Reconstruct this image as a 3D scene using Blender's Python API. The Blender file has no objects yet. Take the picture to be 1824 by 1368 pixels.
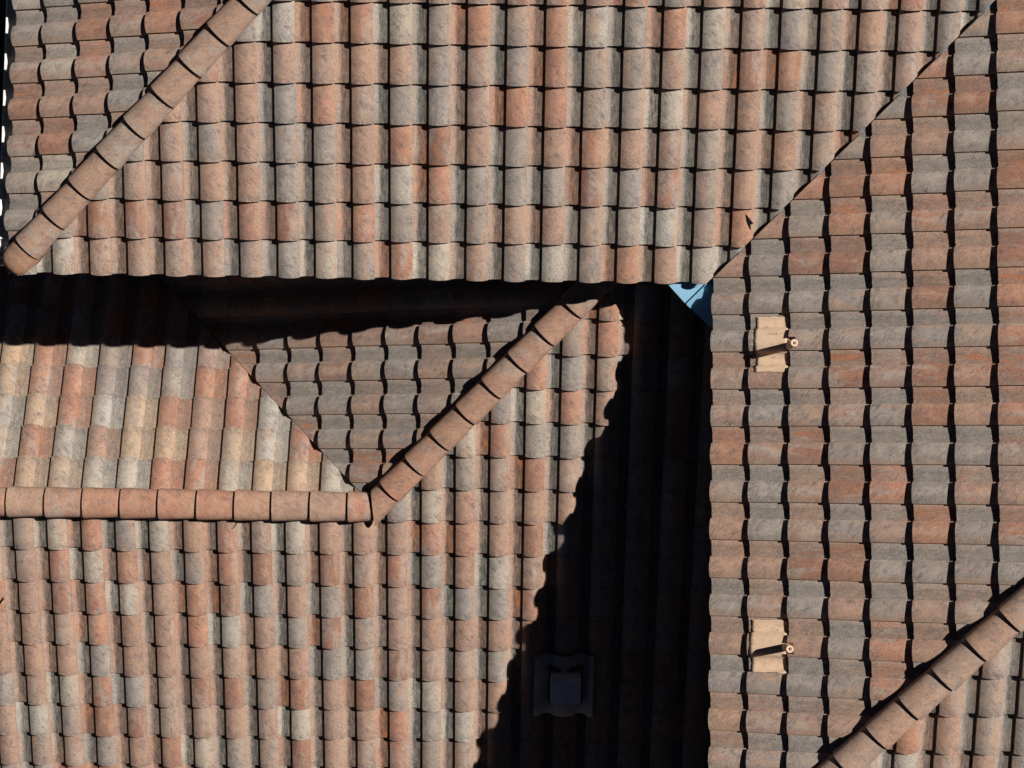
import bpy, bmesh, math, random
from mathutils import Vector, Matrix
import numpy as np

# ---------------------------------------------------------------- camera, sky, sun, exposure
scene = bpy.context.scene
col = scene.collection
F_PX = 3403.0                                   # focal length in photo pixels (1824 wide)
CAM = Vector((0.08, -0.60, 15.2764))          # metres above the upper eaves (z = 0)
ROT = (0.07317, -0.00079, 0.01484)
cd = bpy.data.cameras.new('camera')
cd.sensor_width = 36.0
cd.lens = F_PX / 1824.0 * 36.0
cd.clip_end = 3000.0
cam = bpy.data.objects.new('camera', cd)
cam.location = CAM
cam.rotation_euler = ROT
col.objects.link(cam)
scene.camera = cam

SUN = Vector((0.723, 0.180, 1.0)).normalized()     # towards the sun
sun_el = math.asin(SUN.z)
world = bpy.data.worlds.new('World')
scene.world = world
world.use_nodes = True
wn = world.node_tree.nodes
sky = wn.new('ShaderNodeTexSky')
sky.sky_type = 'NISHITA'
sky.sun_disc = False
sky.sun_elevation = sun_el
sky.sun_rotation = math.atan2(SUN.x, SUN.y)
sky.altitude = 2000.0
sky.air_density = 0.11
sky.dust_density = 0.1
sky.ozone_density = 1.0
bg = wn['Background']
bg.inputs['Strength'].default_value = 0.05
world.node_tree.links.new(sky.outputs['Color'], bg.inputs['Color'])
sd = bpy.data.lights.new('sun', 'SUN')
sd.energy = 5.0
sd.angle = math.radians(0.53)
sd.color = (1.0, 0.945, 0.885)
so = bpy.data.objects.new('sun', sd)
so.rotation_euler = SUN.to_track_quat('Z', 'Y').to_euler()
so.location = (20, 5, 30)
col.objects.link(so)
scene.view_settings.view_transform = 'Standard'
scene.view_settings.look = 'None'
scene.view_settings.gamma = 1.0
scene.view_settings.use_curve_mapping = False
scene.view_settings.exposure = 0.17

random.seed(7)

# ---------------------------------------------------------------- materials
def mat(name):
    m = bpy.data.materials.new(name)
    m.use_nodes = True
    return m, m.node_tree, m.node_tree.nodes['Principled BSDF']

class NB:
    """short hand for node building"""
    def __init__(s, nt): s.nt = nt; s.N = nt.nodes; s.L = nt.links
    def put(s, sock, v):
        if hasattr(v, 'is_linked'): s.L.new(v, sock)
        elif v is not None: sock.default_value = v
    def math(s, op, a, b=None, c=None, clamp=False):
        n = s.N.new('ShaderNodeMath'); n.operation = op; n.use_clamp = clamp
        for i, v in enumerate((a, b, c)):
            if v is not None: s.put(n.inputs[i], v)
        return n.outputs[0]
    def ramp01(s, v, lo, hi):
        n = s.N.new('ShaderNodeMapRange'); n.interpolation_type = 'SMOOTHSTEP'
        s.put(n.inputs[0], v); n.inputs[1].default_value = lo; n.inputs[2].default_value = hi
        n.inputs[3].default_value = 0; n.inputs[4].default_value = 1
        return n.outputs[0]
    def maprange(s, v, lo, hi, a, b):
        n = s.N.new('ShaderNodeMapRange')
        s.put(n.inputs[0], v)
        for i, q in enumerate((lo, hi, a, b)): n.inputs[i + 1].default_value = q
        return n.outputs[0]
    def noise(s, vec, scale, detail=3.0, rough=0.55, dist=0.0):
        n = s.N.new('ShaderNodeTexNoise'); s.put(n.inputs['Vector'], vec)
        n.inputs['Scale'].default_value = scale; n.inputs['Detail'].default_value = detail
        n.inputs['Roughness'].default_value = rough; n.inputs['Distortion'].default_value = dist
        return n.outputs[0]
    def vmul(s, v, k):
        n = s.N.new('ShaderNodeVectorMath'); n.operation = 'MULTIPLY'; s.put(n.inputs[0], v); n.inputs[1].default_value = k
        return n.outputs[0]
    def mix(s, fac, a, b, mode='MIX'):
        n = s.N.new('ShaderNodeMix'); n.data_type = 'RGBA'; n.blend_type = mode
        s.put(n.inputs[0], fac); s.put(n.inputs[6], a); s.put(n.inputs[7], b)
        return n.outputs[2]
    def sep(s, v):
        n = s.N.new('ShaderNodeSeparateXYZ'); s.put(n.inputs[0], v); return n.outputs
    def coords(s):
        tc = s.N.new('ShaderNodeTexCoord'); oi = s.N.new('ShaderNodeObjectInfo')
        r = s.math('MULTIPLY', oi.outputs['Random'], 57.0)
        cb = s.N.new('ShaderNodeCombineXYZ')
        s.put(cb.inputs[0], r); s.put(cb.inputs[1], s.math('MULTIPLY', r, 1.7)); s.put(cb.inputs[2], s.math('MULTIPLY', r, 0.6))
        ad = s.N.new('ShaderNodeVectorMath'); ad.operation = 'ADD'
        s.put(ad.inputs[0], tc.outputs['Object']); s.put(ad.inputs[1], cb.outputs[0])
        return tc, oi, ad.outputs[0]
    def bump(s, h, strength, dist, bsdf):
        n = s.N.new('ShaderNodeBump'); n.inputs['Strength'].default_value = strength; n.inputs['Distance'].default_value = dist
        s.put(n.inputs['Height'], h); s.L.new(n.outputs[0], bsdf.inputs['Normal'])

W = 0.30
U_STEP = 0.132

def tile_material(name, pan=True):
    m, nt, b = mat(name)
    k = NB(nt)
    tc, oi, vec = k.coords()
    uv = k.sep(tc.outputs['UV'])
    tint = oi.outputs['Color']
    rnd = oi.outputs['Random']
    # cloudy weathering, a granular concrete surface and fine pits
    n1 = k.noise(vec, 11.0, 4.0, 0.6, 0.6)
    n2 = k.noise(k.vmul(vec, (9.0, 22.0, 9.0)), 2.2, 5.0, 0.65, 1.2)
    n3 = k.noise(vec, 85.0, 3.0, 0.6)
    n4 = k.noise(vec, 420.0, 2.0, 0.7)
    # each casting blends its own tone with a second one in soft bands along the tile
    nb = k.noise(k.vmul(vec, (15.0, 3.2, 8.0)), 1.0, 3.0, 0.55, 0.5)
    second = k.mix(k.math('GREATER_THAN', k.math('FRACT', k.math('MULTIPLY', rnd, 43.1)), 0.5), (0.385, 0.245, 0.170, 1), (0.345, 0.305, 0.262, 1))
    base = k.mix(k.math('MULTIPLY', k.ramp01(nb, 0.42, 0.66), 0.62), tint, second)
    c = k.mix(k.math('MULTIPLY', k.ramp01(n1, 0.46, 0.74), 0.45), base, (0.170, 0.138, 0.132, 1))
    c = k.mix(k.math('MULTIPLY', k.ramp01(n1, 0.50, 0.28), 0.22), c, (0.46, 0.35, 0.25, 1))
    rot = k.N.new('ShaderNodeVectorRotate'); rot.rotation_type = 'Z_AXIS'; k.put(rot.inputs['Vector'], vec)
    rot.inputs['Angle'].default_value = 0.75
    n5 = k.noise(k.vmul(rot.outputs[0], (14.0, 42.0, 14.0)), 1.0, 5.0, 0.7, 0.8)
    c = k.mix(k.math('MULTIPLY', k.math('MULTIPLY', k.ramp01(n5, 0.47, 0.68), k.ramp01(n1, 0.34, 0.56)), 0.62 if pan else 0.45), c, (0.085, 0.075, 0.074, 1))
    # grime gathered in smears on the lower end of each tile
    if pan:
        n6 = k.noise(k.vmul(rot.outputs[0], (20.0, 34.0, 20.0)), 1.0, 5.0, 0.7, 0.5)
        sm = k.math('MULTIPLY', k.ramp01(k.math('ADD', uv[1], k.math('MULTIPLY', n1, 0.5)), 0.60, 0.22), k.ramp01(n6, 0.40, 0.62))
        c = k.mix(k.math('MULTIPLY', sm, 0.6), c, (0.10, 0.085, 0.08, 1))
    # the colour blend of the casting leaves a warmer band along the lap edge
    if pan:
        wb = k.math('ADD', uv[0], k.math('MULTIPLY', k.math('SUBTRACT', n1, 0.5), 0.25))
        warm = k.math('POWER', k.math('FRACT', k.math('MULTIPLY', rnd, 29.3)), 1.5)
        c = k.mix(k.math('MULTIPLY', k.math('MULTIPLY', k.ramp01(wb, 0.76, 1.04), 0.6), warm), c, (0.38, 0.250, 0.170, 1))
    c = k.mix(1.0, c, k.maprange(n3, 0.3, 0.7, 0.80, 1.20), 'MULTIPLY')
    c = k.mix(1.0, c, k.maprange(n4, 0.3, 0.7, 0.70, 1.30), 'MULTIPLY')
    pit = k.noise(vec, 150.0, 1.0, 0.5)
    c = k.mix(k.math('MULTIPLY', k.ramp01(pit, 0.70, 0.76), 0.6), c, (0.07, 0.055, 0.05, 1))
    if pan:
        # the water channel: lichen and dirt in streaks that run down the slope
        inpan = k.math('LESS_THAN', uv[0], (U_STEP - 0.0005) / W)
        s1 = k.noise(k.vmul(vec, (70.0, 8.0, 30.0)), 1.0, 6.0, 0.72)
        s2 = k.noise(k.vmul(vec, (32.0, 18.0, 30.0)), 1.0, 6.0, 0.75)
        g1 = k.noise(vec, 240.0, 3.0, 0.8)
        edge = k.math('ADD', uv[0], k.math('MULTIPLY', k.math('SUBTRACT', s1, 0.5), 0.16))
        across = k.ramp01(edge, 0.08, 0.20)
        pale = k.mix(0.5, tint, (0.31, 0.29, 0.26, 1))
        pc = k.mix(0.3, c, pale)
        pc = k.mix(k.math('MULTIPLY', k.ramp01(edge, 0.11, 0.0), k.math('MULTIPLY', k.math('FRACT', k.math('MULTIPLY', rnd, 71.9)), 0.5)), pc, (0.40, 0.275, 0.19, 1))  # sunlit left flank of the channel painted in as peach, varying per tile
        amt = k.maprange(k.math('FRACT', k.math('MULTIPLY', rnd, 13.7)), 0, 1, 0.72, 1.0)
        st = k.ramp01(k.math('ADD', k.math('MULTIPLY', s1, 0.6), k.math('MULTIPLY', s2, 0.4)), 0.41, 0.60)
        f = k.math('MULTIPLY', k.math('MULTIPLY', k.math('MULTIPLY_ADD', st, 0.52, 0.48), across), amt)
        # pan grime plus the slope's painted sun shade comes with each tile (object index, per cent)
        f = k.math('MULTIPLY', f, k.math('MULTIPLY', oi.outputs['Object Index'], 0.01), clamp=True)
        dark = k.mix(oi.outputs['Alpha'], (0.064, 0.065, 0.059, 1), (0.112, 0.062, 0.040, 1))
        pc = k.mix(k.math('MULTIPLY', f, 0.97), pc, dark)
        # bare fired clay showing in rusty patches on some tiles
        ru = k.noise(k.vmul(vec, (24.0, 4.0, 20.0)), 1.0, 2.0, 0.5, 0.3)
        of = k.math('MULTIPLY', k.ramp01(ru, 0.50, 0.66), k.math('MULTIPLY', k.math('POWER', oi.outputs['Alpha'], 2.0), across))
        pc = k.mix(k.math('MULTIPLY', k.math('MULTIPLY', of, k.math('MULTIPLY_ADD', st, -0.55, 1.0)), 0.85), pc, (0.38, 0.132, 0.050, 1))
        gr = k.maprange(g1, 0.36, 0.64, 0.22, 1.80)
        pc = k.mix(0.9, pc, gr, 'MULTIPLY')
        li = k.math('MULTIPLY', k.ramp01(k.noise(vec, 190.0, 2.0, 0.6), 0.66, 0.72), k.ramp01(s2, 0.5, 0.6))
        pc = k.mix(k.math('MULTIPLY', li, 0.8), pc, (0.40, 0.24, 0.06, 1))
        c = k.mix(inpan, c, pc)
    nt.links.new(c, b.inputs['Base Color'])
    b.inputs['Roughness'].default_value = 0.92
    b.inputs['Specular IOR Level'].default_value = 0.2
    k.bump(k.math('ADD', k.math('MULTIPLY', n4, 0.35), k.math('ADD', k.math('MULTIPLY', n3, 0.5), k.math('MULTIPLY', n2, 0.6))), 0.55, 0.0035, b)
    return m

def plain(name, rgb, rough=0.8, spec=0.3, metal=0.0, var=0.15, scale=12.0, dirt=None, bump=0.2):
    m, nt, b = mat(name)
    k = NB(nt)
    tc, oi, vec = k.coords()
    n = k.noise(vec, scale, 5.0, 0.6)
    n4 = k.noise(vec, scale * 22, 2.0, 0.6)
    c = k.mix(1.0, (*rgb, 1), k.maprange(n, 0.3, 0.7, 1 - var, 1 + var), 'MULTIPLY')
    if dirt:
        d = k.noise(k.vmul(vec, (3.0, 1.0, 1.0)), scale * 0.6, 6.0, 0.7, 1.0)
        c = k.mix(k.math('MULTIPLY', k.ramp01(d, 0.52, 0.68), 0.7), c, (*dirt, 1))
    nt.links.new(c, b.inputs['Base Color'])
    b.inputs['Roughness'].default_value = rough
    b.inputs['Specular IOR Level'].default_value = spec
    b.inputs['Metallic'].default_value = metal
    if bump: k.bump(k.math('ADD', n, k.math('MULTIPLY', n4, 0.3)), bump, 0.004, b)
    return m

M_TILE = tile_material('weathered_roof_tile')
M_CAP = tile_material('weathered_ridge_tile', pan=False)
M_UNDER = plain('black_underlay', (0.02, 0.02, 0.022), 0.9)
M_WALL = plain('painted_plaster', (0.30, 0.27, 0.23), 0.9)
M_WOOD = plain('dark_timber', (0.05, 0.04, 0.035), 0.8)
M_MORTAR = plain('mortar', (0.20, 0.15, 0.12), 0.95, var=0.3, scale=40)
M_GUTTER = plain('white_gutter', (0.80, 0.80, 0.79), 0.45, var=0.05)
M_BLUE = plain('blue_painted_steel', (0.24, 0.46, 0.62), 0.4, 0.5, var=0.06)
M_LEAD = plain('weathered_zinc', (0.42, 0.46, 0.50), 0.42, 0.5, 0.6, var=0.15)
M_TAN = plain('tan_painted_lead', (0.58, 0.42, 0.29), 0.7, 0.25, var=0.08, scale=20, dirt=(0.27, 0.18, 0.135))
M_PIPE = plain('tan_pipe', (0.66, 0.46, 0.33), 0.6, 0.3, var=0.08)
M_HOOD = plain('grey_hood', (0.55, 0.54, 0.56), 0.7, 0.3)
M_CURB = plain('dark_upstand', (0.10, 0.09, 0.09), 0.8)
M_GREY = plain('grey_flashing', (0.46, 0.40, 0.36), 0.7, 0.3, var=0.12)
M_GROUND = plain('dark_paving', (0.07, 0.065, 0.06), 0.95, var=0.3, scale=2.0)
M_DARK = plain('dark_shard', (0.006, 0.006, 0.007), 0.95, 0.05)  # near-black, so that a flat shard reads as a dark hole
M_BROKEN = plain('broken_clay', (0.40, 0.22, 0.13), 0.9, scale=60)

# ---------------------------------------------------------------- helpers
def link(o, parent=None):
    col.objects.link(o)
    if parent: o.parent = parent
    return o
def obj(name, me, m=None, parent=None):
    if isinstance(me, bmesh.types.BMesh):
        d = bpy.data.meshes.new(name); me.to_mesh(d); me.free(); me = d
    if m and not me.materials: me.materials.append(m)
    o = link(bpy.data.objects.new(name, me), parent)
    if parent and parent.type == 'EMPTY': o.matrix_parent_inverse = Matrix.Translation(parent.location).inverted()
    return o
def thing(name, label, cat, loc=(0, 0, 0), group=None):
    o = bpy.data.objects.new(name, None); link(o); o.location = loc
    o.empty_display_size = 0.2
    tag(o, label, cat, group)
    return o
def tag(o, label, cat, group=None):
    o['label'] = label; o['category'] = cat
    if group: o['group'] = group
def box(bm, x0, x1, y0, y1, z0, z1, M=None):
    v = [bm.verts.new((x, y, z)) for z in (z0, z1) for y in (y0, y1) for x in (x0, x1)]
    if M:
        for q in v: q.co = M @ q.co
    for f in ((0, 2, 3, 1), (4, 5, 7, 6), (0, 1, 5, 4), (1, 3, 7, 5), (3, 2, 6, 7), (2, 0, 4, 6)):
        bm.faces.new([v[i] for i in f])
def pix_ray(u, v):
    R = cam.rotation_euler.to_matrix()
    return R @ Vector(((u - 912) / F_PX, -(v - 684) / F_PX, -1))
def to_pix(p):
    R = cam.rotation_euler.to_matrix().transposed()
    d = R @ (p - CAM)
    return 912 + F_PX * d.x / -d.z, 684 - F_PX * d.y / -d.z

# ---------------------------------------------------------------- roof slopes
PITCH = {'A': 0.39186, 'C': 0.39186, 'B': 0.43955}       # the lower roof is a little steeper
class Slope:
    """inclined frame: U runs left to right when one looks up the slope, S runs up it, N is its normal"""
    def __init__(s, key, O, face, w, g, uoff, ks, eave=None):
        c, sn = math.cos(PITCH[key[0]]), math.sin(PITCH[key[0]])
        s.step = 0.046 if face == 'W' else 0.039
        s.key = key; s.O = Vector(O); s.w = w; s.g = g; s.uoff = uoff; s.ks = ks; s.eave = eave
        s.U, s.S = {'S': (Vector((1, 0, 0)), Vector((0, c, sn))),
                    'W': (Vector((0, -1, 0)), Vector((c, 0, sn))),
                    'N': (Vector((-1, 0, 0)), Vector((0, -c, sn)))}[face]
        s.N = s.U.cross(s.S)
        s.clips = []          # (point, normal) of vertical planes, keep side = +normal
        s.O = s.O + s.S * {'AS': 0.008, 'AW': 0.042, 'AR': 0.048, 'CS': 0.012, 'BN': 0.030, 'BS': 0.030, 'BW': 0.038}[key]
        s.M = Matrix(((s.U.x, s.S.x, s.N.x, s.O.x), (s.U.y, s.S.y, s.N.y, s.O.y), (s.U.z, s.S.z, s.N.z, s.O.z), (0, 0, 0, 1)))
        s.Mi = s.M.inverted()
    def clips_at(s, x):
        if s.key != 'BS': return s.clips
        return s.clips + [BS_RIDGE if x < X_FORK else BS_HIP]
    def z(s, x, y):
        return s.O.z - ((x - s.O.x) * s.N.x + (y - s.O.y) * s.N.y) / s.N.z
    def grad(s):
        return Vector((-s.N.x / s.N.z, -s.N.y / s.N.z))
    def clip_with(s, o, above, gap):
        """keep where this slope lies above (valley) or below (hip, ridge) the other one"""
        d = s.grad() - o.grad()
        k = s.z(0, 0) - o.z(0, 0)
        p = -d * k / d.length_squared
        n = d.normalized() if above else -d.normalized()
        s.clips.append((Vector((p.x, p.y, 0)) + Vector((n.x, n.y, 0)) * gap, Vector((n.x, n.y, 0))))
    def clip_plane(s, p, n): s.clips.append((Vector(p), Vector(n)))
    def at_pix(s, u, v):
        d = pix_ray(u, v); t = (s.O - CAM).dot(s.N) / d.dot(s.N)
        return CAM + d * t
    def loc(s, p): return s.Mi @ p

AS = Slope('AS', (-1.2111, 1.3564, 0), 'S', 0.30117, 0.31388, -0.127, 0, 0.006)
AW = Slope('AW', (-4.0331, 3.4903, -0.018), 'W', 0.30000, 0.32287, -0.300, 0, 0.020)
AR = Slope('AR', (1.6366, 1.3938, 0), 'W', 0.29889, 0.32156, -0.299, 0, 0.012)
CS = Slope('CS', (3.3440, -2.2790, 0.4720), 'S', 0.30000, 0.31967, -0.127, -3)
BN = Slope('BN', (-4.2948, -0.3535, -1.5218), 'N', 0.29870, 0.31228, -0.300, -9)
BS = Slope('BS', (-4.2826, -0.5914, -1.5240), 'S', 0.29851, 0.31437, -0.127, -12)
BW = Slope('BW', (-2.2298, 0.9454, -1.9917), 'W', 0.30033, 0.33096, -0.300, -4)

AS.clip_with(AW, False, -0.01); AW.clip_with(AS, False, -0.01)
AS.clip_with(AR, True, 0.003); AR.clip_with(AS, True, 0.004)
AR.clip_with(CS, False, -0.01); CS.clip_with(AR, False, -0.01)
BN.clip_with(BW, True, 0.001); BW.clip_with(BN, True, 0.002)
BW.clip_with(BS, False, -0.01); BS.clip_with(BW, False, -0.01)
BN.clip_with(BS, False, 0.0); BS.clip_with(BN, False, 0.0)
# the front slope of the lower wing ends at the ridge on its left part and at the hip on its right part
X_FORK = -1.14
BS_HIP, BS_RIDGE = BS.clips[0], BS.clips[1]
BS.clips = []
WALL_Y, WALL_X = 1.78, 2.03
for s_ in (BN, BW, BS): s_.clip_plane((0, WALL_Y, 0), (0, -1, 0))
BS.clip_plane((WALL_X, 0, 0), (-1, 0, 0)); BW.clip_plane((WALL_X, 0, 0), (-1, 0, 0))

# tile profile: (u, h), channel on the left, step up, roll on the right
PAN = [(-0.014, 0.0195), (0.004, 0.0185), (0.026, 0.0080), (0.048, 0.0018), (0.066, 0.0), (0.084, 0.0024), (0.100, 0.0062), (0.132, 0.0165)]
ROLL = []
for i in range(9):
    t = i / 8.0
    ROLL.append((U_STEP + t * (W - U_STEP), 0.0385 + 0.0025 * t + 0.0310 * (1 - (2 * t - 1) ** 2)))
STEP = 0.039          # rise of each tail over the course below
TAIL_T = 0.036
def prof(u):
    u = u % W
    pts = PAN[1:] + ROLL
    for a, b in zip(pts, pts[1:]):
        if a[0] <= u <= b[0] and b[0] > a[0]:
            return a[1] + (b[1] - a[1]) * (u - a[0]) / (b[0] - a[0])
    return PAN[0][1]

def tile_mesh(name, g, rng, notch=None, w=W, step_h=None):
    """one interlocking tile: local x across, y up the slope from its tail, z off the roof"""
    L = g + 0.055
    SH = step_h or STEP
    cols = []            # groups of columns that shade smoothly: list of (u, h, s0)
    jt = [rng.uniform(-0.0012, 0.0012) for _ in range(4)]
    wob = lambda u: jt[0] + jt[1] * math.sin(u * 25 + jt[2] * 900)
    pan = []
    for (u, h) in PAN[:-1]:
        pan.append((u, h, wob(u)))
    pan2 = [(0.1005, 0.0063, 0.004 + wob(0.1)), (U_STEP, 0.0165, 0.004 + wob(0.13))]
    roll = []
    for (u, h) in ROLL:
        s0 = wob(u)
        roll.append((u, h, s0))
    if notch:
        a, b_, d = notch
        hh = lambda u: prof(min(u, W - 1e-6))
        roll = [q for q in roll if not (a - 0.004 < q[0] < b_ + 0.004)] + [(a, hh(a), 0), (a + 0.0003, hh(a), d), (b_, hh(b_), d), (b_ + 0.0003, hh(b_), 0)]
        roll += [(u, hh(u), d) for u, h in ROLL if a + 0.004 < u < b_ - 0.004]
        roll.sort()
    step = [(U_STEP, 0.0165, 0.004), (U_STEP + 0.0002, ROLL[0][1], 0.0)]
    V, Fs, sm, UVs = [], [], [], []
    def top(u, h, s): return (u * w / W, s, h + SH * (1 - s / g) - 0.016)
    def strip(pts, smooth):
        b0 = len(V)
        for (u, h, s0) in pts:
            V.append(top(u, h, s0)); UVs.append((u / W, s0 / g))
            V.append(top(u, h, L)); UVs.append((u / W, L / g))
        for i in range(len(pts) - 1):
            a = b0 + 2 * i
            Fs.append((a, a + 2, a + 3, a + 1)); sm.append(smooth)
    strip(pan, True); strip([pan[-1]] + pan2, True); strip(step, False); strip(roll, True)
    prof_all = pan + pan2 + roll
    # tail face: a small rounded arris, then down
    b0 = len(V)
    for (u, h, s0) in prof_all:
        x, y, z = top(u, h, s0)
        V.append((x, y, z)); UVs.append((u / W, s0 / g))
        V.append((x, y + 0.002, z - SH + 0.003)); UVs.append((u / W, s0 / g))
    for i in range(len(prof_all) - 1):
        a = b0 + 2 * i
        Fs.append((a, a + 1, a + 3, a + 2)); sm.append(False)
    # lap edge of the roll
    u, h, s0 = roll[-1]
    b0 = len(V)
    for s in (s0, L):
        x, y, z = top(u, h, s)
        V.append((x, y, z)); UVs.append((0.99, s / g))
        V.append((x - 0.001, y, z - 0.021)); UVs.append((0.99, s / g))
    Fs.append((b0, b0 + 1, b0 + 3, b0 + 2)); sm.append(False)
    me = bpy.data.meshes.new(name)
    me.from_pydata(V, [], Fs)
    uvl = me.uv_layers.new(name='UVMap')
    for lp in me.loops: uvl.data[lp.index].uv = UVs[lp.vertex_index]
    for p_, q in zip(me.polygons, sm): p_.use_smooth = q
    me.materials.append(M_TILE)
    return me

TINT = {'o': (0.372, 0.186, 0.124), 'b': (0.285, 0.142, 0.096), 'p': (0.330, 0.212, 0.160),
        'g': (0.270, 0.232, 0.204), 'l': (0.385, 0.342, 0.288), 'c': (0.42, 0.300, 0.205),
        'h': (0.350, 0.226, 0.164), 't': (0.362, 0.206, 0.142), 'k': (0.315, 0.228, 0.176)}
# tones of the tiles as the photograph shows them: slope -> {course: (first column, tones)}
TONE = {
 'AS': {6: (-2, 'loolgogolgolpggppg'), 5: (-3, 'pppppgpgbggpgbbggp'), 4: (-4, 'ppgopggpoogglppgpgp'),
        3: (-5, 'pgpggpobpgpoppgppg'), 2: (-6, 'ppppggplogggbgogpgg'), 1: (-7, 'bbbgobgogpgppgglgo'),
        0: (-8, 'lppppgglgolpglgoplll')},
 'AR': {0: (0, 'pggppogppgpgppg'), 1: (0, 'gggpgpggpppgpg'), 2: (-1, 'gbggggbppbgpgpgp'), 3: (-2, 'bobggbpgbgbpggp'),
        4: (-3, 'poggggpggopggo'), 5: (-4, 'bpgopbgbbggogp'), 6: (-5, 'gbggppggopgpggp'), 7: (-6, 'opggbpbooboppog')},
 'BN': {5: (-1, 'colgogp'), 4: (-1, 'coogggoo'), 3: (-1, 'lcolcopol'), 2: (-1, 'lolpccpcl'), 1: (-1, 'occlloolccl')},
 'BW': {0: (0, 'ggb'), 1: (0, 'pggb'), 2: (0, 'bbggg'), 3: (0, 'bgpgb'), 4: (0, 'pgggo'), 5: (0, 'bppb'), 6: (0, 'ogg'), 7: (0, 'gg'), 8: (0, 'pg')},
 'BS': {1: (-1, 'pgloglpoplpppoop'), 2: (-1, 'lpolopgobgbpogpl'), 3: (-1, 'opbolpobgpgbpbgg'), 4: (-1, 'pppoppolpgbgpppp'),
        5: (-1, 'pppgppppppggbppg'), 6: (-1, 'gplogpbbgbpbglpp'), 7: (-1, 'plgbbpppplppoglp'), 8: (-1, 'pgpgpblggbppogpp'),
        0: (11, 'glpp'), -1: (14, 'pbp'), -2: (14, 'oggg'), -3: (15, 'lop'), -4: (15, 'ogp'), -5: (16, 'gop')},
}
def tone_of(key, i, j, rng):
    t = TONE.get(key, {}).get(j)
    dull = 0.42 if key == 'BW' else 0.0
    if t and 0 <= i - t[0] < len(t[1]): ch = t[1][i - t[0]]
    else: ch = rng.choice('ooppppgggglb')
    r, g, b = (x * (1 - dull) + y * dull for x, y in zip(TINT[ch], (0.205, 0.180, 0.160)))
    v = rng.uniform(0.92, 1.08); h = rng.uniform(-0.04, 0.04)
    a = {'o': 0.9, 'b': 0.9, 'p': 0.5, 'g': 0.12, 'l': 0.05, 'c': 0.4}[ch] * rng.choice((0.15, 0.5, 1.0, 1.0))
    return (r * v * (1 + h), g * v, b * v * (1 - h), a)

GRIME_SHADE = {'AS': 118, 'AW': 62, 'AR': 58, 'CS': 110, 'BN': 66, 'BS': 128, 'BW': 60}  # pan grime, scaled by slope facing to paint in its sun shading
NOTCH = {('AR', 2, 2): (0.197, 0.283, 0.052), ('AR', 10, 2): (0.190, 0.278, 0.050)}

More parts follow.
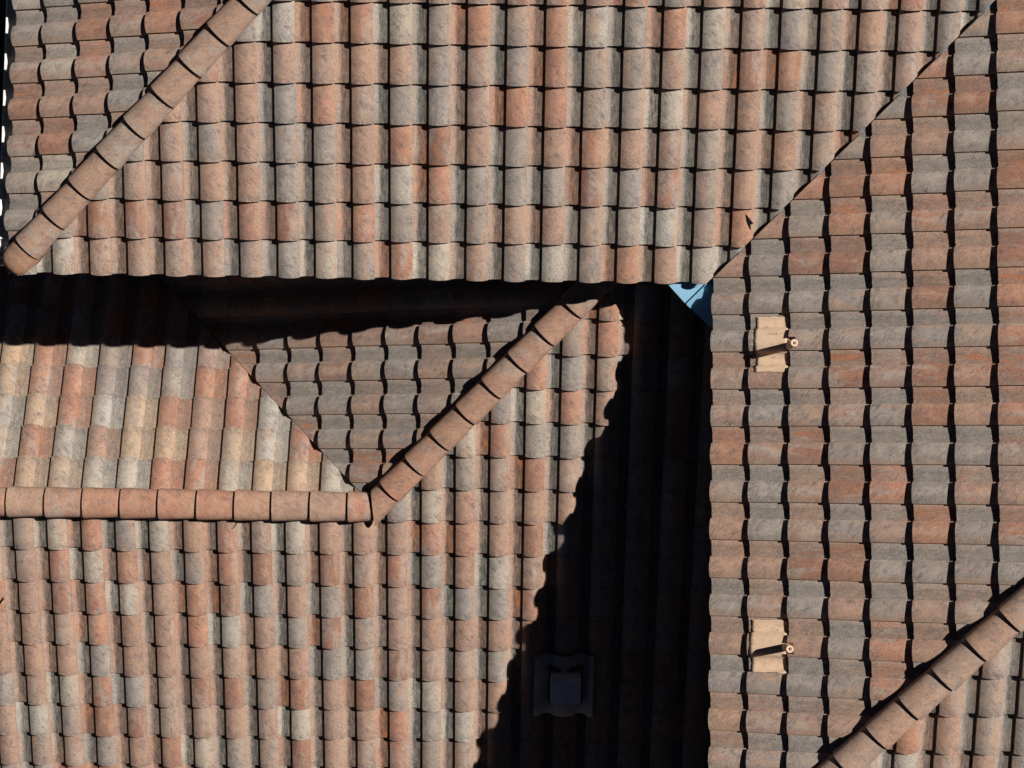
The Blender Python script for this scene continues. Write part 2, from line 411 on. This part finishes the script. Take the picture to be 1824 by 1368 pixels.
def build_slope(sl, root, label_extra, xr, kr):
    """roof_slope (underlay deck) with one roof_tile child for every tile in view, the unseen rest joined"""
    rng = random.Random(hash(sl.key) & 0 or sum(map(ord, sl.key)))
    variants = [tile_mesh('roof_tile_' + sl.key, sl.g, rng, w=sl.w, step_h=sl.step) for _ in range(4)]
    # deck outline: big rectangle clipped like the tiles
    bm = bmesh.new()
    s0 = sl.eave - 0.01 if sl.eave is not None else kr[0] * sl.g
    spans = [(xr[0] * sl.w, xr[1] * sl.w, 0.0)]
    if sl.key == 'BS':
        uf = X_FORK - sl.O.x
        spans = [(xr[0] * sl.w, uf, X_FORK - 1), (uf, xr[1] * sl.w, X_FORK + 1)]
    for ua, ub, xq in spans:
        bd = bmesh.new()
        box(bd, ua, ub, s0 + 0.06, kr[1] * sl.g, -0.07, -0.034)
        for p, n in sl.clips_at(xq):
            pl_ = sl.Mi @ p; nl = (sl.Mi.to_3x3() @ n).normalized()
            bmesh.ops.bisect_plane(bd, geom=bd.verts[:] + bd.edges[:] + bd.faces[:], plane_co=pl_, plane_no=nl, clear_inner=True)
            bmesh.ops.holes_fill(bd, edges=bd.edges[:])
        tmp = bpy.data.meshes.new('tmp'); bd.to_mesh(tmp); bd.free(); bm.from_mesh(tmp); bpy.data.meshes.remove(tmp)
    deck = obj('roof_slope', bm, M_UNDER, root)
    deck.matrix_world = sl.M
    rest = bmesh.new()
    count = 0
    for k in range(kr[0], kr[1]):
        for i in range(xr[0], xr[1]):
            # observed index -> tile origin
            u0 = i * sl.w + sl.uoff if sl.key != 'BN' else -i * sl.w - sl.w - 0.020
            sk = k * sl.g
            if sl.key == 'BN' or sl.key == 'BS': jj = -k
            else: jj = k
            if sl.eave is not None and k < 0: continue
            if sl.key == 'BN' and k >= 0: continue
            if sl.key == 'BS' and k >= 0 and sl.O.x + u0 < X_FORK - 0.25: continue
            s_tail = sk + (sl.eave if (sl.eave is not None and k == 0) else 0.0)
            cor = [sl.M @ Vector((u0 + a * sl.w, s_tail + b * sl.g, 0)) for a, b in ((0, 0), (1, 0), (1, 1.16), (0, 1.16))]
            inside, cut = True, False
            clips = sl.clips_at(sum(c.x for c in cor) / 4)
            for p, n in clips:
                ds = [(c - p).dot(n) for c in cor]
                if max(ds) < 0.012: inside = False
                elif min(ds) < 0.012: cut = True
            if not inside: continue
            px = [to_pix(c) for c in cor]
            vis = max(a for a, b in px) > 0 and min(a for a, b in px) < 1824 and max(b for a, b in px) > 0 and min(b for a, b in px) < 1368
            hidden = False
            if sl.key[0] == 'B' and vis:
                # wholly under the upper eaves
                hidden = all((b < 484 and a > 10) or (a > 1274 and b > 480) for a, b in px)
            jig = Matrix.Translation((u0 + rng.uniform(-0.0015, 0.0015), s_tail + rng.uniform(-0.0025, 0.0025), rng.uniform(-0.001, 0.0015))) \
                @ Matrix.Rotation(rng.uniform(-0.005, 0.005), 4, 'Z') @ Matrix.Rotation(rng.uniform(-0.004, 0.004), 4, 'X')
            me = rng.choice(variants)
            nk = (sl.key, i, k)
            if nk in NOTCH: me = tile_mesh('roof_tile_notched', sl.g, rng, NOTCH[nk], w=sl.w, step_h=sl.step)
            tint = tone_of(sl.key, i, jj, rng)
            if cut or not vis or hidden:
                b2 = bmesh.new(); b2.from_mesh(me)
                if cut:
                    for p, n in clips:
                        T = (sl.M @ jig).inverted()
                        pl_ = T @ p; nl = (T.to_3x3() @ n).normalized()
                        r = bmesh.ops.bisect_plane(b2, geom=b2.verts[:] + b2.edges[:] + b2.faces[:], plane_co=pl_, plane_no=nl, clear_inner=True)
                        ce = [e for e in r['geom_cut'] if isinstance(e, bmesh.types.BMEdge)]
                        if ce:
                            # the sawn side of the tile, with corners of its own so that the top keeps its shading
                            uvl = b2.loops.layers.uv.active
                            for e in ce:
                                q1, q2 = e.verts[0].co.copy(), e.verts[1].co.copy()
                                dn = Vector((0, 0, -0.018))
                                fc = b2.faces.new([b2.verts.new(c_) for c_ in (q1, q2, q2 + dn, q1 + dn)])
                                fc.smooth = False
                                for lp in fc.loops: lp[uvl].uv = (0.8, 0.6)
                    if not b2.faces: b2.free(); continue
                if vis and not hidden:
                    me2 = bpy.data.meshes.new('roof_tile_cut'); b2.to_mesh(me2); b2.free()
                    me2.materials.clear(); me2.materials.append(M_TILE)
                    o = link(bpy.data.objects.new('roof_tile', me2), deck)
                    o.matrix_parent_inverse = Matrix(); o.matrix_local = jig; o.color = tint; o.pass_index = GRIME_SHADE[sl.key]; count += 1
                else:
                    tmp = bpy.data.meshes.new('tmp'); b2.transform(jig); b2.to_mesh(tmp); b2.free()
                    rest.from_mesh(tmp); bpy.data.meshes.remove(tmp)
            else:
                o = link(bpy.data.objects.new('roof_tile', me), deck)
                o.matrix_local = jig; o.color = tint; o.pass_index = GRIME_SHADE[sl.key]; count += 1
    if rest.faces:
        r = obj('tile_field', rest, M_TILE, deck); r['kind'] = 'stuff'; r.color = (0.29, 0.2, 0.145, 0.4); r.pass_index = GRIME_SHADE[sl.key]
    else: rest.free()
    print('slope', sl.key, 'tiles', count)
    return deck

# ---------------------------------------------------------------- ridge and hip caps
def cap_mesh(name, L, wid=0.122, hgt=0.088, th=0.014, n=12, end=False):
    """half round cap: x along it from its tail, tail raised over the next one"""
    bm = bmesh.new()
    uvl = None
    def ring(x, grow, inner=False):
        out = []
        for i in range(n + 1):
            a = math.pi * i / n
            w_, h_ = wid + grow - (th if inner else 0), hgt + grow - (th if inner else 0)
            out.append(bm.verts.new((x, -math.cos(a) * w_, (math.sin(a) ** 0.9) * h_ - 0.012 * (inner is False) * 0)))
        return out
    def raise_(vs, dz):
        for v in vs: v.co.z += dz
    o0 = ring(0.0, 0.008); raise_(o0, 0.024)
    om = ring(0.012, 0.0085); raise_(om, 0.0237)
    o1 = ring(L, -0.006)
    for a, b in ((o0, om), (om, o1)):
        for i in range(n):
            f = bm.faces.new((a[i], a[i + 1], b[i + 1], b[i])); f.smooth = True
    i0 = ring(0.0, 0.008, True); raise_(i0, 0.024)
    i1 = ring(L, -0.006, True)
    t0 = [bm.verts.new(v.co) for v in o0]
    for i in range(n):
        bm.faces.new((t0[i + 1], t0[i], i0[i], i0[i + 1]))
        bm.faces.new((i0[i + 1], i0[i], i1[i], i1[i + 1])).smooth = True
    bm.normal_update()
    me = bpy.data.meshes.new(name); bm.to_mesh(me); bm.free()
    me.materials.append(M_CAP)
    return me
def starter_mesh(name, L, wid=0.128, hgt=0.094, n=14):
    """closed, rounded lowest cap of a hip"""
    bm = bmesh.new()
    rows = []
    for x, k in ((L, 0.955), (0.12, 1.0), (0.085, 0.985), (0.055, 0.93), (0.030, 0.83), (0.012, 0.66), (0.002, 0.40)):
        rows.append([bm.verts.new((x, -math.cos(math.pi * i / n) * wid * k, (math.sin(math.pi * i / n) ** 0.9) * hgt * min(1.0, k * 1.02))) for i in range(n + 1)])
    for a, b in zip(rows, rows[1:]):
        for i in range(n): bm.faces.new((b[i], b[i + 1], a[i + 1], a[i])).smooth = True
    tip = bm.verts.new((-0.002, 0, 0.01))
    for i in range(n): bm.faces.new((tip, rows[-1][i + 1], rows[-1][i])).smooth = True
    # skirt down to the tiles
    low = [[bm.verts.new((r[e].co.x, r[e].co.y, -0.06)) for r in rows] for e in (0, n)]
    for e, lw in zip((0, n), low):
        for i in range(len(rows) - 1):
            q = (rows[i][e], rows[i + 1][e], lw[i + 1], lw[i])
            bm.faces.new(q if e == 0 else q[::-1])
    bm.faces.new((low[0][-1], rows[-1][0], tip, rows[-1][n], low[1][-1]))
    bm.normal_update()
    me = bpy.data.meshes.new(name); bm.to_mesh(me); bm.free()
    me.materials.append(M_CAP)
    return me

def caps(root, name, p_low, p_high, first, spacing, lift, tones, rng, wid=0.122, hgt=0.088, start=None, stop=False, mitre=None):
    """caps along a line; first = distance of the first tail from p_low"""
    d = (p_high - p_low); Ltot = d.length; d.normalize()
    side = Vector((0, 0, 1)).cross(d).normalized()
    up = d.cross(side)
    def frame(t, lf=lift):
        o = p_low + d * t + Vector((0, 0, lf))
        return Matrix(((d.x, side.x, up.x, o.x), (d.y, side.y, up.y, o.y), (d.z, side.z, up.z, o.z), (0, 0, 0, 1)))
    vs = [cap_mesh(name, spacing + 0.05, wid, hgt) for _ in range(2)]
    t = first; k = 0
    while t < Ltot - 0.05:
        me = rng.choice(vs)
        if stop and t + spacing + 0.05 > Ltot: me = cap_mesh(name, Ltot - t, wid, hgt)
        if mitre and k == 0:
            me = cap_mesh(name, spacing + 0.05, wid, hgt)
            T = frame(t).inverted()
            bmm = bmesh.new(); bmm.from_mesh(me)
            bmesh.ops.bisect_plane(bmm, geom=bmm.verts[:] + bmm.edges[:] + bmm.faces[:], plane_co=T @ mitre[0], plane_no=(T.to_3x3() @ mitre[1]).normalized(), clear_inner=True)
            bmm.to_mesh(me); bmm.free()
        o = link(bpy.data.objects.new(name, me), root)
        o.matrix_world = frame(t + rng.uniform(-0.004, 0.004)) @ Matrix.Rotation(rng.uniform(-0.012, 0.012), 4, 'Z') @ Matrix.Rotation(rng.uniform(-0.02, 0.02), 4, 'X')
        r, g, b = TINT[tones[k % len(tones)]]; v = rng.uniform(0.95, 1.07)
        o.color = (r * v, g * v, b * v, 0)
        t += spacing; k += 1
    # mortar bed under the caps
    bm = bmesh.new()
    box(bm, min(first, 0.0) if start is None else start, Ltot, -wid + 0.022, wid - 0.022, -0.075, 0.045)
    m_ = obj('mortar_bed', bm, M_MORTAR, root); m_.matrix_world = frame(0)
    return frame

def meet(a, b, x=None, y=None):
    """point of the line where two slopes meet"""
    ga, gb = a.grad(), b.grad(); d = ga - gb; k = a.z(0, 0) - b.z(0, 0)
    if x is not None: y = -(k + d.x * x) / d.y if abs(d.y) > 1e-9 else y
    else: x = -(k + d.y * y) / d.x
    return Vector((x, y, a.z(x, y)))

# ---------------------------------------------------------------- ground
bm = bmesh.new()
g_ = 400.0
vs = [bm.verts.new((x, y, -6.2)) for x, y in ((-g_, -g_), (g_, -g_), (g_, g_), (-g_, g_))]
bm.faces.new(vs)
ground = obj('ground', bm, M_GROUND); ground['kind'] = 'structure'

# ---------------------------------------------------------------- the three roofs
north = thing('house_wing', 'upper tiled house wing at top left with white gutter and long straight eave', 'house', (-1.2, 3.0, -6.2))
east = thing('house_wing', 'upper tiled house wing at right with two tan vent pipes, slope facing left', 'house', (3.5, 0.0, -6.2))
low = thing('house_wing', 'lower tiled house wing in front with horizontal ridge and dark shadow across it', 'house', (-1.0, -1.5, -6.2))
bpy.context.view_layer.update()

build_slope(AS, north, '', (-10, 22), (0, 13))
build_slope(AW, north, '', (-5, 9), (0, 13))
build_slope(AR, east, '', (-11, 18), (0, 13))
build_slope(CS, east, '', (-7, 8), (-3, 9))
build_slope(BN, low, '', (-6, 14), (-9, 2))
build_slope(BS, low, '', (-5, 23), (-13, 9))
build_slope(BW, low, '', (-4, 8), (-5, 14))

rng = random.Random(21)
# hip between the left and front slopes of the north wing
hA0 = meet(AS, AW, x=-4.0); hA1 = meet(AS, AW, x=-0.9)
dA = (hA1 - hA0).length
tA = (AS.at_pix(51, 451) - hA0).dot((hA1 - hA0).normalized()) + 0.045
frA = caps(north, 'hip_tile', hA0, hA1, tA, 0.3335, 0.048, 'hhhkhhhhkh', rng, start=0.08)
o = obj('hip_end_cap', starter_mesh('hip_end_cap', 0.36), M_CAP, north)
o.matrix_world = frA(tA - 0.245, 0.052); o.color = (0.33, 0.185, 0.115, 0)
# hip of the east wing
hC0 = meet(AR, CS, x=1.75); hC1 = meet(AR, CS, x=5.4)
tC = (CS.at_pix(1563.5, 1320.6) - hC0).dot((hC1 - hC0).normalized()) + 0.03
n_ = int(tC / 0.338)
caps(east, 'hip_tile', hC0, hC1, tC - n_ * 0.338, 0.338, 0.048, 'hkhkhhkh', rng)
# ridge and hip of the lower wing
rB1 = meet(BN, BS, x=-1.12); rB1 = Vector((-1.12, rB1.y, rB1.z))
yR = -(BN.z(0, 0) - BS.z(0, 0)) / (BN.grad().y - BS.grad().y)
zR = BN.z(0, yR)
r0 = Vector((-5.6, yR, zR)); r1 = Vector((BS.at_pix(663, 897).x, yR, zR))
caps(low, 'ridge_tile', r0, r1, (BS.at_pix(622, 897).x + 5.6) - 12 * 0.3285, 0.3285, 0.052, 'htohtooootphoth', rng, wid=0.128, hgt=0.09, stop=True)
hB0 = meet(BS, BW, x=-1.20); hB1 = meet(BS, BW, x=1.95)
tB = (BS.at_pix(702.3, 884) - hB0).dot((hB1 - hB0).normalized()) + 0.03
caps(low, 'hip_tile', hB0, hB1, tB - 0.3265, 0.3265, 0.058, 'totttttthk', rng, start=0.16, mitre=(Vector((r1.x + 0.012, yR, 0)), Vector((1, 0.12, 0)).normalized()))

# ---------------------------------------------------------------- valley flashings
def valley(root, p_low, p_high, half, mat_, name='valley_flashing', seam=0.014, m45=False, drop=0.012):
    """folded V sheet with a standing seam along its fold; ax/ay = the two slope directions it lies on"""
    d = (p_high - p_low); Lh = Vector((d.x, d.y, 0)).length
    dh = Vector((d.x, d.y, 0)).normalized(); sd = Vector((-dh.y, dh.x, 0))
    sl = d.z / Lh
    rise = abs(sl)           # height gained per metre sideways
    bm = bmesh.new()
    def pt(t, q, dz): return bm.verts.new(p_low + dh * t + sd * q + Vector((0, 0, sl * t + abs(q) * rise + dz - drop)))
    prof_ = [(-half, 0), (-0.005, 0), (-0.0018, seam), (0.0018, seam), (0.005, 0), (half, 0)]
    for th in (0.0,):
        a = [pt(abs(q) * (1.0 if m45 else 0.0), q, dz) for q, dz in prof_]
        b = [pt(Lh, q, dz) for q, dz in prof_]
        a2 = [bm.verts.new(v.co - Vector((0, 0, 0.002))) for v in a]
        b2 = [bm.verts.new(v.co - Vector((0, 0, 0.002))) for v in b]
        for i in range(len(a) - 1):
            bm.faces.new((a[i], b[i], b[i + 1], a[i + 1]))
            bm.faces.new((a2[i + 1], b2[i + 1], b2[i], a2[i]))
            bm.faces.new((a[i + 1], a2[i + 1], a2[i], a[i]))
    bmesh.ops.recalc_face_normals(bm, faces=bm.faces[:])
    return obj(name, bm, mat_, root)
v0 = meet(AS, AR, x=1.475); v1 = meet(AS, AR, x=5.2)
vf = valley(east, v0, v1, 0.27, M_BLUE, seam=0.030, drop=0.034)
v2 = meet(BN, BW, x=-3.3); v3 = meet(BN, BW, x=-1.14)
valley(low, v2, v3, 0.2, M_LEAD, seam=0.022, drop=0.015)

# ---------------------------------------------------------------- walls, fascias, gutter
def wall(root, x0, x1, y0, y1, z0, z1, m=M_WALL, name='wall'):
    bm = bmesh.new(); box(bm, x0, x1, y0, y1, z0, z1); return obj(name, bm, m, root)
WALLX_W = -3.62
wall(north, WALLX_W, 2.05, WALL_Y + 0.003, WALL_Y + 0.25, -6.2, 0.12)
wall(north, WALLX_W, WALLX_W + 0.25, WALL_Y + 0.253, 9.0, -6.2, 0.12)
wall(east, WALL_X + 0.003, WALL_X + 0.25, -6.5, WALL_Y, -6.2, 0.12)
wall(north, -3.98, 1.66, AS.O.y + 0.05, AS.O.y + 0.075, -0.21, -0.045, M_WOOD, 'fascia')
wall(north, -3.98, -3.955, AS.O.y + 0.078, 9.0, -0.21, -0.045, M_WOOD, 'fascia')
wall(east, AR.O.x + 0.085, AR.O.x + 0.11, -3.3, AS.O.y + 0.045, -0.21, -0.045, M_WOOD, 'fascia')
wall(north, -3.953, 1.7, AS.O.y + 0.078, WALL_Y, -0.215, -0.195, M_WOOD, 'soffit')
wall(east, AR.O.x + 0.113, WALL_X, -3.3, AS.O.y + 0.04, -0.215, -0.195, M_WOOD, 'soffit')
wall(low, -5.5, 1.9, -3.9, -3.7, -6.2, -3.25)
# half-round gutter along the left eave
bm = bmesh.new()
gx, gz, gr = -4.026, -0.080, 0.070
ys = [1.43, 9.0]
ringo, ringi = [], []
for y in ys:
    ringo.append([bm.verts.new((gx - math.cos(math.pi * i / 10) * gr, y, gz - math.sin(math.pi * i / 10) * gr)) for i in range(11)])
    ringi.append([bm.verts.new((gx - math.cos(math.pi * i / 10) * (gr - 0.004), y, gz - math.sin(math.pi * i / 10) * (gr - 0.004))) for i in range(11)])
for i in range(10):
    bm.faces.new((ringo[0][i], ringo[0][i + 1], ringo[1][i + 1], ringo[1][i]))
    bm.faces.new((ringi[0][i], ringi[1][i], ringi[1][i + 1], ringi[0][i + 1]))
bm.faces.new(ringo[0][::-1])
for i in (0, 10): bm.faces.new((ringo[0][i], ringo[1][i], ringi[1][i], ringi[0][i]))
bmesh.ops.recalc_face_normals(bm, faces=bm.faces[:])
# rolled outer lip
a = math.pi
lip = []
for y in ys:
    lip.append([bm.verts.new((gx - gr + math.cos(j * math.pi / 3) * 0.009, y, gz + 0.004 + math.sin(j * math.pi / 3) * 0.009)) for j in range(6)])
for j in range(6): bm.faces.new((lip[0][j], lip[0][(j + 1) % 6], lip[1][(j + 1) % 6], lip[1][j]))
gut = obj('gutter', bm, M_GUTTER, north)
me_b = bpy.data.meshes.new('gutter_bracket')
bm = bmesh.new(); box(bm, -gr - 0.008, gr + 0.02, -0.006, 0.006, -0.004, 0.003); bm.to_mesh(me_b); bm.free(); me_b.materials.append(M_GUTTER)
for v in (62, 268, 330, 422):
    p = AW.at_pix(20, v)
    o = link(bpy.data.objects.new('gutter_bracket', me_b), gut)
    o.location = (gx, p.y, gz + 0.012)

# ---------------------------------------------------------------- vent pipes on the east wing
def surf(sl, u, s):
    """height of the laid tiles above the slope frame"""
    uu = (u - sl.uoff) * W / sl.w
    k = math.floor(s / sl.g)
    ss = s - k * sl.g
    return prof(uu) + sl.step * (1 - ss / sl.g) - 0.016
def soft(sl, u, s, r=0.012):
    return max(surf(sl, u + a * r, s) for a in (-1, -0.5, 0, 0.5, 1))
def conform(sl, u0, u1, s0, s1, nu, ns, lift, ragged=0.0, rng=None, tilt=0.0, only_k=None):
    """thin soft sheet dressed over the tiles"""
    bm = bmesh.new()
    g = []
    ra = [rng.uniform(-1, 1) * ragged for _ in range(ns + 1)]; rb = [rng.uniform(-1, 1) * ragged for _ in range(ns + 1)]
    rs = [rng.uniform(-1, 1) * ragged for _ in range(nu + 1)]
    for j in range(ns + 1):
        row = []
        for i in range(nu + 1):
            t = i / nu; q = j / ns
            s = s0 + (s1 - s0) * q + (rs[i] * (1 - q))
            u = (u0 + ra[j]) * (1 - t) + (u1 + rb[j]) * t
            s_eff = s if only_k is None else min(max(s, only_k * sl.g + 0.001), (only_k + 1) * sl.g - 0.001)
            row.append(Vector((u, s, soft(sl, u, s_eff) + lift)))
        g.append(row)
    top = [[bm.verts.new(p) for p in r] for r in g]
    bot = [[bm.verts.new(p - Vector((0, 0, 0.003))) for p in r] for r in g]
    for j in range(ns):
        for i in range(nu):
            bm.faces.new((top[j][i], top[j][i + 1], top[j + 1][i + 1], top[j + 1][i])).smooth = True
    edge = [(0, i) for i in range(nu + 1)] + [(j, nu) for j in range(1, ns + 1)] + [(ns, i) for i in range(nu - 1, -1, -1)] + [(j, 0) for j in range(ns - 1, 0, -1)]
    for (a, b), (c, d) in zip(edge, edge[1:] + edge[:1]):
        bm.faces.new((top[a][b], bot[a][b], bot[c][d], top[c][d]))
    return bm
def pipe_mesh(r, ri, h, n=20):
    bm = bmesh.new()
    rings = []
    for rad, z in ((r, 0), (r, h - 0.003), (r - 0.003, h), (ri, h), (ri, h - 0.25)):
        rings.append([bm.verts.new((rad * math.cos(2 * math.pi * i / n), rad * math.sin(2 * math.pi * i / n), z)) for i in range(n)])
    for a, b in zip(rings, rings[1:]):
        for i in range(n): bm.faces.new((a[i], a[(i + 1) % n], b[(i + 1) % n], b[i])).smooth = True
    bm.faces.new(rings[-1])
    return bm
def vent(label, bpx, umin, umax, xmin, rag, seed):
    rg = random.Random(seed)
    base = AR.at_pix(*bpx)
    root = thing('vent_pipe', label, 'vent pipe', base, 'vent pipes on the right-hand slope')
    bpy.context.view_layer.update()
    inv = root.matrix_world.inverted()
    pl_ = AR.loc(base)
    u0 = AR.loc(AR.at_pix(1350, umin)).x; u1 = AR.loc(AR.at_pix(1350, umax)).x
    s0 = AR.loc(AR.at_pix(xmin, 615)).y
    bm = conform(AR, u0, u1, s0, 2 * AR.g - 0.018, 36, 10, 0.004, rag, rg, only_k=1)
    f = obj('flashing', bm, M_TAN, root); f.matrix_world = AR.M
    # dressed apron up to the pipe through the notch of the next tile
    bm = conform(AR, pl_.x - 0.045, pl_.x + 0.045, 2 * AR.g - 0.012, 2 * AR.g + 0.052, 6, 3, 0.010, 0.0, rg, only_k=1)
    f2 = obj('collar', bm, M_TAN, root); f2.matrix_world = AR.M
    p = obj('pipe', pipe_mesh(0.030, 0.0115, 0.335), M_PIPE, root)
    p.matrix_world = Matrix.Translation(base + Vector((0.0, 0, -0.04)))
    return root
vent('tan vent pipe on right slope nearest the blue valley corner, with tan flashing', (1405, 617), 566, 664, 1349, 0.004, 3)
vent('tan vent pipe on right slope nearest the lower right hip, with tan flashing', (1397, 1152), 1103, 1196, 1344, 0.004, 5)

# ---------------------------------------------------------------- boxed vent in the shadow
bv = BS.at_pix(1005, 1216)
bvroot = thing('roof_vent', 'grey boxed roof vent on square flashing lying in the deep shadow', 'roof vent', bv)
bpy.context.view_layer.update()
a = BS.loc(BS.at_pix(952, 1160)); b = BS.loc(BS.at_pix(1058, 1160)); c_ = BS.loc(BS.at_pix(1005, 1268))
bm = conform(BS, a.x, b.x, c_.y, a.y, 40, 8, 0.03, 0.0, random.Random(2))
f = obj('flashing', bm, M_GREY, bvroot); f.matrix_world = BS.M
q0 = BS.loc(BS.at_pix(980, 1246)); q1 = BS.loc(BS.at_pix(1034, 1188))
bm = bmesh.new()
box(bm, q0.x, q1.x, q0.y, q1.y, 0.03, 0.20)
for v in bm.verts:
    if v.co.z > 0.1 and v.co.y < (q0.y + q1.y) / 2: v.co.y += 0.075; v.co.z += 0.01
bmesh.ops.bevel(bm, geom=bm.edges[:], offset=0.006, segments=2, affect='EDGES')
hd = obj('hood', bm, M_HOOD, bvroot); hd.matrix_world = BS.M
bm = bmesh.new()
box(bm, q0.x - 0.025, q1.x + 0.025, q0.y + 0.01, q1.y + 0.045, 0.03, 0.105)
bmesh.ops.bevel(bm, geom=bm.edges[:], offset=0.012, segments=2, affect='EDGES')
cu = obj('upstand', bm, M_CURB, bvroot); cu.matrix_world = BS.M

# ---------------------------------------------------------------- small dark shards, one standing in for a hole, and a twig
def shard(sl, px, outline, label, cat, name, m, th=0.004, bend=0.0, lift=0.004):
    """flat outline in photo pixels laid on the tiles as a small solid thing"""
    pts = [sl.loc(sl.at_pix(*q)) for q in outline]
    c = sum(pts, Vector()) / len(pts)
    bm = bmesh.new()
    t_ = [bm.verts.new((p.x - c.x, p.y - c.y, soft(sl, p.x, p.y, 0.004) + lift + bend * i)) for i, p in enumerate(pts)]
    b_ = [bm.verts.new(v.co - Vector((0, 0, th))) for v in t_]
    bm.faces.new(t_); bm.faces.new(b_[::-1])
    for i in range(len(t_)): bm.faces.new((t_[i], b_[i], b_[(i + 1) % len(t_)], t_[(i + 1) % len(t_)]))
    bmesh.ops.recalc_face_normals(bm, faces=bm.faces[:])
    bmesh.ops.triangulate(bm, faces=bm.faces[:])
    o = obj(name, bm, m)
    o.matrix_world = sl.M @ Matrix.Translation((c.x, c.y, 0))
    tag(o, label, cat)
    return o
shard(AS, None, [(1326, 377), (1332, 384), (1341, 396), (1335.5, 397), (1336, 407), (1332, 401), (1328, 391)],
      'small dark pointed shard standing in for a hole in a tile beside the right valley', 'dark shard', 'dark_shard', M_DARK)
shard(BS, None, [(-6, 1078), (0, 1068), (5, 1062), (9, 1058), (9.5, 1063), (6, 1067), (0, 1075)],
      'small dark shard at the left edge below the ridge', 'dark shard', 'dark_shard', M_DARK)
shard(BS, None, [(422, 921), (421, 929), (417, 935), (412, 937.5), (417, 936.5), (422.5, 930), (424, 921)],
      'thin curved dark twig poking out below the ridge tiles', 'twig', 'twig', M_DARK)
